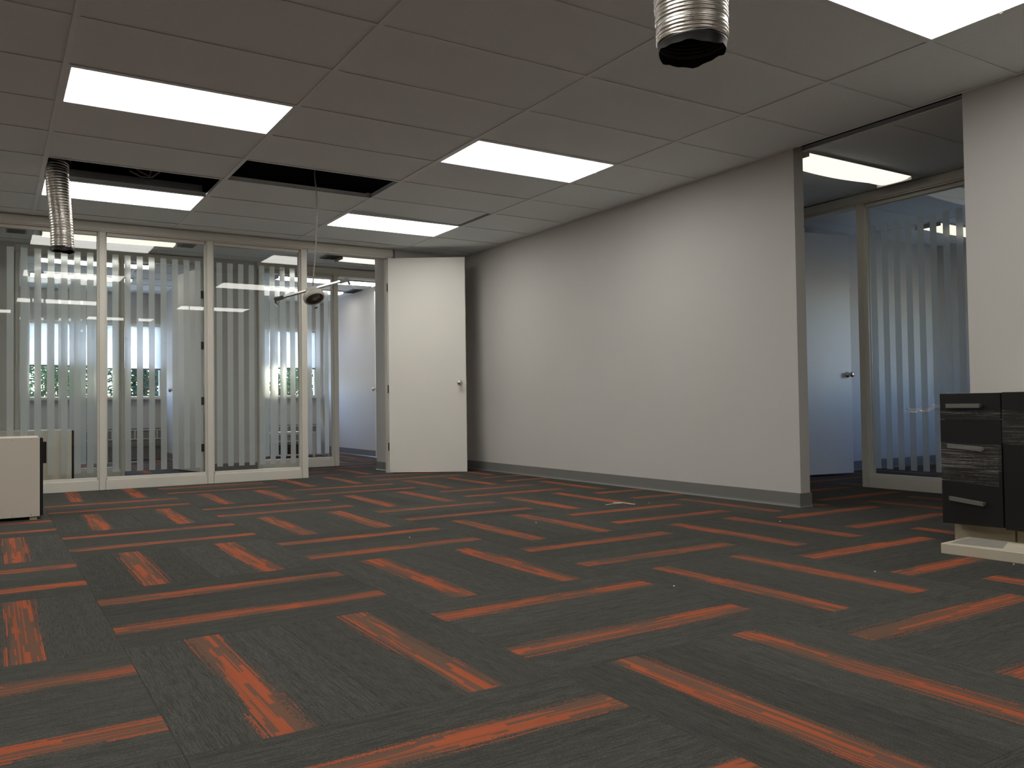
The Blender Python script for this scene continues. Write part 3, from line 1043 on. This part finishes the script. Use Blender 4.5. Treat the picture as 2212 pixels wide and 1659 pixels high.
Tb = lambda a, b, c: bp + bd * a + bs * b + bn * c
hb = MB().boxT(Tb, -0.29, 0.29, 0.0085, 0.0110, -0.001, 0.011)
hb.boxT(Tb, -0.29, 0.29, -0.0110, 0.0085, -0.001, 0.0015)
obj('shaded_underside', MB().boxT(Tb, -0.29, 0.29, 0.0070, 0.0105, -0.0115, -0.0012), 'hinge', hang)  # lower lip of the bar; its shaded underside is painted as dark metal
obj('hanger_bar', hb, 'barsteel', hang)
for sgn in (-1, 1):
    c = MB()
    c.boxT(Tb, sgn * 0.285 - 0.035, sgn * 0.285 + 0.035, -0.0130, 0.0130, -0.0125, 0.0125)
    c.boxT(Tb, sgn * 0.322 - 0.004, sgn * 0.322 + 0.004, -0.010, 0.010, -0.042, -0.0127)
    o = obj('end_clip', c, 'hinge', hang)
    nl = MB().tube([Tb(sgn * 0.326, 0, -0.03), Tb(sgn * 0.330, 0.004, -0.06), Tb(sgn * 0.327 + 0.016, 0.006, -0.085)], 0.0016, 6)
    obj('nail', nl, 'steel', o)
obj('cover_tag', MB().boxT(lambda a, b, c: FX + Vector((0.013 + a, -0.03 + b, -0.105 + c + a * 0.25)), -0.012, 0.012, -0.001, 0.001, -0.006, 0.006), 'vent', hang)
for k in range(3):
    a = 2.0 + k * 0.5
    rad = ax.orthogonal().normalized()
    pos = FX + ax * -0.050 + (rad * math.cos(a) + ax.cross(rad) * math.sin(a)) * 0.038
    obj('screw', MB().lathe([(0.005, 0), (0.005, 0.006), (0.003, 0.008)], pos, -ax, 10), 'steel', hang)

# ------------------------------------------------------------------ white cabinet at left
cab = empty('base_cabinet', (-0.30, 2.70, 0), 'low white cabinet seen from its side, black door facing right, at the left edge', 'cabinet')
cx0, cx1, cy0, cy1, cz0, cz1 = -0.62, -0.036, 2.45, 2.95, 0.022, 0.567
b = MB()
t_ = 0.016
b.box(cx0, cx1, cy0 + t_, cy1 - t_, cz1 - t_, cz1).box(cx0, cx1, cy0 + t_, cy1 - t_, cz0, cz0 + t_)
b.box(cx0, cx0 + t_, cy0 + t_, cy1 - t_, cz0 + t_, cz1 - t_).box(cx0 + t_, cx1 - .03, cy0 + t_, cy1 - t_, .29, .306)
obj('carcass', b, 'melamine', cab)
for y in (cy0, cy1 - t_):
    sp = obj('side_panel', MB().box(cx0, cx1, y, y + t_, cz0, cz1), 'melamine', cab, bevel=0.001)
    if y == cy0:
        for x, z in ((-0.088, cz1 - 0.014), (-0.20, cz1 - 0.014), (-0.088, cz0 + 0.014), (-0.20, cz0 + 0.014), (-0.50, cz1 - 0.014), (-0.50, cz0 + .014)):
            obj('screw', MB().lathe([(0.0045, 0), (0.004, 0.002), (0.001, 0.002)], (x, y, z), (0, -1, 0), 10), 'steel', sp)
dr = obj('door', MB().box(cx1 + 0.002, cx1 + 0.020, cy0 + 0.003, cy1 - 0.003, cz0 + 0.004, cz1 - 0.004), 'black', cab, bevel=0.001)
hd = MB().box(cx1 + 0.0202, cx1 + 0.042, 2.478, 2.490, 0.385, 0.535)
obj('handle', hd, 'black', dr)
for x in (-0.097, -0.60):
    for y in (2.46, 2.90):
        obj('foot', MB().box(x, x + 0.045, y, y + 0.03, 0.0, cz0), 'wood', cab)

dup(cab, (-0.30 + 0.362, 2.70 + 2.27, 0), 'second low white cabinet with black door, standing behind the left glass pane')

# ------------------------------------------------------------------ black drawer units at right
FXX = 3.85
def bar_handle(parent, y0, y1, z, zd=0.0):
    T = lambda a, b, c: (FXX - 0.018 - a, b, z + c - zd * (b - y0) / (y1 - y0))
    m_ = MB().boxT(T, 0.020, 0.032, y1, y0, -0.0105, 0.0105)
    for y in (y0 - 0.012, y1 + 0.003):
        m_.boxT(T, 0.0, 0.020, y, y + 0.009, -0.007, 0.007)
    return obj('handle', m_, 'handle', parent, bevel=0.001)

def black_unit(y_l, y_r, label, drawers):
    c = empty('drawer_cabinet', (4.15, (y_l + y_r) / 2, 0), label, 'cabinet')
    b = MB()
    e = 0.016
    b.box(FXX + 0.002, 4.44, y_r + 0.002, y_r + e, 0.115, 0.776).box(FXX + 0.002, 4.44, y_l - e, y_l - 0.002, 0.115, 0.776)
    b.box(FXX + 0.002, 4.44, y_r + e, y_l - e, 0.115, 0.131).box(FXX + 0.002, 4.44, y_r + e, y_l - e, 0.760, 0.776)
    b.box(4.43, 4.44, y_r + e, y_l - e, 0.131, 0.760)
    obj('carcass', b, 'melamine', c)
    for z0, z1, skew in drawers:
        T = lambda a, y, z: (a, y, z + skew * (y_l - y) / (y_l - y_r))
        m_ = MB().boxT(T, FXX - 0.018, FXX, y_r + 0.0022, y_l - 0.0022, z0, z1)
        dw = obj('drawer_front' if len(drawers) > 1 else 'door', m_, 'black', c, bevel=0.0012)
        yield dw
    # pale plinth set back under the doors
    obj('plinth', MB().box(FXX + 0.085, FXX + 0.103, y_r + 0.002, y_l - 0.004, 0.0, 0.1145), 'wood', c)
    for y in (y_r + 0.02, y_l - 0.06):
        obj('plinth_leg', MB().box(4.36, 4.40, y, y + 0.04, 0.0, 0.1145), 'wood', c)
fronts = list(black_unit(-1.724, -2.032, 'narrow black cabinet with three drawers wrapped in film, left of the wider one',
                         [(0.6450, 0.775, 0.0), (0.334, 0.6415, 0.0), (0.112, 0.3305, 0.006)]))
bar_handle(fronts[0], -1.775, -1.945, 0.712)
bar_handle(fronts[1], -1.778, -1.948, 0.510, 0.012)
bar_handle(fronts[2], -1.780, -1.952, 0.244, 0.016)
fronts = list(black_unit(-2.036, -2.640, 'wide black cabinet cut off by the right edge, wrapped in film', [(0.112, 0.777, 0.0)]))
bar_handle(fronts[0], -2.40, -2.57, 0.712)

# stretch film wound round the units
def film_band(pts, zlo, zhi, y0, y1, off, seed):
    rng = random.Random(seed)
    b = MB()
    n = 36
    rows = 9
    for i in range(n + 1):
        s = i / n
        y = y0 + (y1 - y0) * s
        lo, hi = zlo(s), zhi(s)
        for j in range(rows):
            z = lo + (hi - lo) * j / (rows - 1)
            b.v.append(Vector((FXX - 0.0215 - off - 0.0016 * rng.random(), y, z + rng.uniform(-1, 1) * 0.0015)))
    for i in range(n):
        for j in range(rows - 1):
            k = i * rows + j
            b.f.append((k, k + 1, k + rows + 1, k + rows))
    return b
fw_ = empty('stretch_film', (FXX, -2.1, 0.4), 'clear crinkled stretch film wound round the black cabinets with a loose tail at left', 'plastic film')
obj('wide_band', film_band(0, lambda s: 0.335 - 0.015 * s, lambda s: 0.535 - 0.03 * s, -1.726, -2.034, 0.0335, 1), 'film', fw_)
obj('inner_band', film_band(0, lambda s: 0.40 - 0.01 * s, lambda s: 0.52 + 0.0 * s, -1.726, -2.034, 0.001, 5), 'film', fw_)
obj('upper_band', film_band(0, lambda s: 0.645 - 0.002 * s, lambda s: 0.690 - 0.004 * s, -1.726, -2.034, 0.001, 2), 'film', fw_)
obj('neighbour_band', film_band(0, lambda s: 0.528 - 0.03 * s, lambda s: 0.64 - 0.10 * s, -2.037, -2.63, 0.002, 3), 'film', fw_)
obj('neighbour_upper_band', film_band(0, lambda s: 0.62 - 0.1 * s, lambda s: 0.695 - 0.08 * s, -2.037, -2.63, 0.001, 4), 'film', fw_)
tl = MB()
rng = random.Random(9)
n = 22
for i in range(n + 1):
    s = i / n
    c = Vector((FXX - 0.012 - 0.05 * s, -1.720 + 0.155 * s, 0.705 - 0.022 * s + 0.006 * math.sin(s * 9)))
    hw = 0.017 * (1 - 0.55 * s) + 0.003 * rng.random()
    for j in range(5):
        t = j / 4 * 2 - 1
        tl.v.append(c + Vector((0.010 * rng.uniform(-1, 1), 0.006 * rng.uniform(-1, 1), hw * t + 0.004 * rng.uniform(-1, 1))))
for i in range(n):
    for j in range(4):
        k = i * 5 + j
        tl.f.append((k, k + 1, k + 6, k + 5))
obj('loose_tail', tl, 'filmtail', fw_)

# slab on the floor before the drawers
def rot_box(c, ang, lx, ly, z0, z1):
    ca, sa = math.cos(ang), math.sin(ang)
    T = lambda x, y, z: (c[0] + x * ca - y * sa, c[1] + x * sa + y * ca, z)
    return MB().boxT(T, 0, lx, -ly, 0, z0, z1)
sb = rot_box((3.580, -1.862), 0.08, 0.285, 0.66, 0.0, 0.050)
bo = tag(obj('loose_board', sb, 'raw', origin=(3.75, -2.2, 0), bevel=0.003), 'thick pale board lying on the carpet before the black drawers', 'board')
def quad(name, pts, z, mat, parent):
    m_ = MB()
    m_.v = [Vector((*p, z)) for p in pts]
    m_.f = [tuple(range(len(pts)))]
    return obj(name, m_, mat, parent)
M['patch'] = paint('cement_smear', (0.30, 0.285, 0.25), 0.85, 0.2, 25, 0.1)
T = lambda x, y: (3.58 + x * math.cos(.08) - y * math.sin(.08), -1.862 + x * math.sin(.08) + y * math.cos(.08))
quad('cement_smear', [T(.03, -.03), T(.05, -.26), T(.25, -.20), T(.26, -.02), T(.18, -.012)][::-1], 0.0506, 'patch', bo)

# ------------------------------------------------------------------ small things on the carpet
wr = MB().tube([(3.50, 0.635, 0.004), (3.56, 0.64, 0.006), (3.67, 0.650, 0.004)], 0.0028, 6)
wr.tube([(3.64, 0.72, 0.004), (3.66, 0.62, 0.010), (3.67, 0.56, 0.006), (3.685, 0.528, 0.005)], 0.0028, 6)
wr.lathe([(0.004, 0), (0.006, 0.004), (0.003, 0.009)], (3.684, 0.527, 0.001), (0, 0, 1), 8)
tag(obj('wire_offcut', wr, 'crumb', origin=(3.6, 0.6, 0)), 'thin white bent wire offcut on the carpet by the right wall', 'wire')
CR = [((3.84, 0.545), 'tiny white crumb near the right wall, just right of the wire offcut'),
      ((3.828, -0.683), 'tiny white crumb on the carpet before the end of the right wall'),
      ((2.592, 0.193), 'tiny white crumb on the middle of the carpet, left of the wire offcut'),
      ((2.032, -1.657), 'tiny white crumb on bare grey carpet, the nearest one to the viewpoint'),
      ((1.694, 0.141), 'tiny white crumb on the carpet straight in front of the open white door'),
      ((3.565, -2.208), 'tiny white crumb at the front edge of the pale board'),
      ((2.93, -1.951), 'tiny white crumb on the carpet a step left of the pale board')]
for k, ((x, y), lab) in enumerate(CR):
    m_ = MB()
    r0 = random.Random(k)
    m_.lathe([(0.0022, 0.0), (0.0042, 0.0015), (0.0038, 0.004), (0.0015, 0.0055)], (x, y, 0.0), (r0.uniform(-.2, .2), r0.uniform(-.2, .2), 1), 7)
    tag(obj('plaster_crumb', m_, 'crumb', origin=(x, y, 0)), lab, 'crumb', 'plaster crumbs on the carpet')

# ------------------------------------------------------------------ things in the far offices
def convector(x0, x1, label):
    c = empty('convector_grille', ((x0 + x1) / 2, 9.56, 0.30), label, 'heater')
    b = MB().box(x0, x1, 9.545, 9.565, 0.435, 0.450).box(x0, x1, 9.545, 9.565, 0.300, 0.315)
    obj('rails', b, 'melamine', c)
    obj('backing', MB().box(x0, x1, 9.566, 9.598, 0.19, 0.47), 'cable', c)
    n_ = int((x1 - x0) / 0.105)
    for k in range(n_):
        x = x0 + 0.05 + k * 0.105
        obj('grille_bar', MB().box(x, x + 0.018, 9.547, 9.563, 0.315, 0.435), 'melamine', c)
convector(0.0, 1.90, 'white ladder-like heater grille under the blinds behind the left panes')
convector(2.12, 4.40, 'white ladder-like heater grille under the blinds behind the third pane')

fr = empty('desk_frame', (3.45, 8.35, 0), 'white metal desk frame with dark shelves in the office behind the third glass pane', 'desk frame')
for x in (3.21, 3.52, 3.84):
    for y in (8.15, 8.55):
        obj('leg', MB().box(x - 0.014, x + 0.014, y - 0.014, y + 0.014, 0.0, 0.36), 'melamine', fr)
obj('top_rail', MB().box(3.19, 3.86, 8.13, 8.57, 0.361, 0.385), 'melamine', fr)
obj('shelf', MB().box(3.225, 3.825, 8.17, 8.53, 0.05, 0.20), 'black', fr)
obj('cross_rail', MB().box(3.225, 3.825, 8.14, 8.149, 0.24, 0.26), 'melamine', fr)
lb = MB()
k_ = [(3.855, 8.25, 0.80), (3.925, 8.25, 0.50), (3.925, 8.25, 0.20), (3.86, 8.25, 0.50)]
lb.prism([(0, 0), (0.75, 0.0), (0.02, 0.75), (0, 0.75)], lambda a, p, q: (4.05 + a - 0.16 * q, 8.1 + p, q * 1.05 + 0.002), 0.0, 0.02)
tag(obj('leaning_panel', lb, 'melamine', origin=(4.0, 8.4, 0)), 'white triangular offcut panel leaning behind the doorway glass', 'panel')

# ------------------------------------------------------------------ outside
struct(obj('ground_outside', MB().box(-8, 22, 9.76, 24, -0.25, -0.05), 'ground'))
struct(obj('ground_side', MB().box(9.26, 22, -14, 9.755, -0.25, -0.05).box(6.16, 9.255, -14, -1.16, -0.25, -0.05), 'ground'))
def shrub(x, y, r, h, n, seed, label, mat):
    rng = random.Random(seed)
    root = empty('shrub', (x, y, -0.05), label, 'shrub')
    tr = MB()
    for k in range(4):
        tr.tube([(x + rng.uniform(-.1, .1), y + rng.uniform(-.1, .1), -0.05), (x + rng.uniform(-.5, .5) * r, y + rng.uniform(-.5, .5) * r, h * 0.7)], 0.03, 6)
    obj('stem', tr, 'bark', root)
    lv = MB()
    for k in range(n):
        u_, v_, w_ = max(-1, min(1, rng.gauss(0, .5))), max(-1, min(1, rng.gauss(0, .5))), rng.random()
        sh_ = 1.0 - 0.45 * w_ * w_
        c = Vector((x + u_ * r * sh_, y + v_ * r * sh_, 0.05 + w_ * h * (1 - 0.25 * (u_ * u_ + v_ * v_))))
        a = Vector((rng.gauss(0, 1), rng.gauss(0, 1), rng.gauss(0, .6))).normalized()
        b_ = a.orthogonal().normalized()
        s = rng.uniform(0.03, 0.06)
        i = len(lv.v)
        lv.v += [c - a * s, c + b_ * s * 0.45, c + a * s, c - b_ * s * 0.45]
        lv.f.append((i, i + 1, i + 2, i + 3))
    o = obj('foliage', lv, mat, root)
    o['kind'] = 'stuff'
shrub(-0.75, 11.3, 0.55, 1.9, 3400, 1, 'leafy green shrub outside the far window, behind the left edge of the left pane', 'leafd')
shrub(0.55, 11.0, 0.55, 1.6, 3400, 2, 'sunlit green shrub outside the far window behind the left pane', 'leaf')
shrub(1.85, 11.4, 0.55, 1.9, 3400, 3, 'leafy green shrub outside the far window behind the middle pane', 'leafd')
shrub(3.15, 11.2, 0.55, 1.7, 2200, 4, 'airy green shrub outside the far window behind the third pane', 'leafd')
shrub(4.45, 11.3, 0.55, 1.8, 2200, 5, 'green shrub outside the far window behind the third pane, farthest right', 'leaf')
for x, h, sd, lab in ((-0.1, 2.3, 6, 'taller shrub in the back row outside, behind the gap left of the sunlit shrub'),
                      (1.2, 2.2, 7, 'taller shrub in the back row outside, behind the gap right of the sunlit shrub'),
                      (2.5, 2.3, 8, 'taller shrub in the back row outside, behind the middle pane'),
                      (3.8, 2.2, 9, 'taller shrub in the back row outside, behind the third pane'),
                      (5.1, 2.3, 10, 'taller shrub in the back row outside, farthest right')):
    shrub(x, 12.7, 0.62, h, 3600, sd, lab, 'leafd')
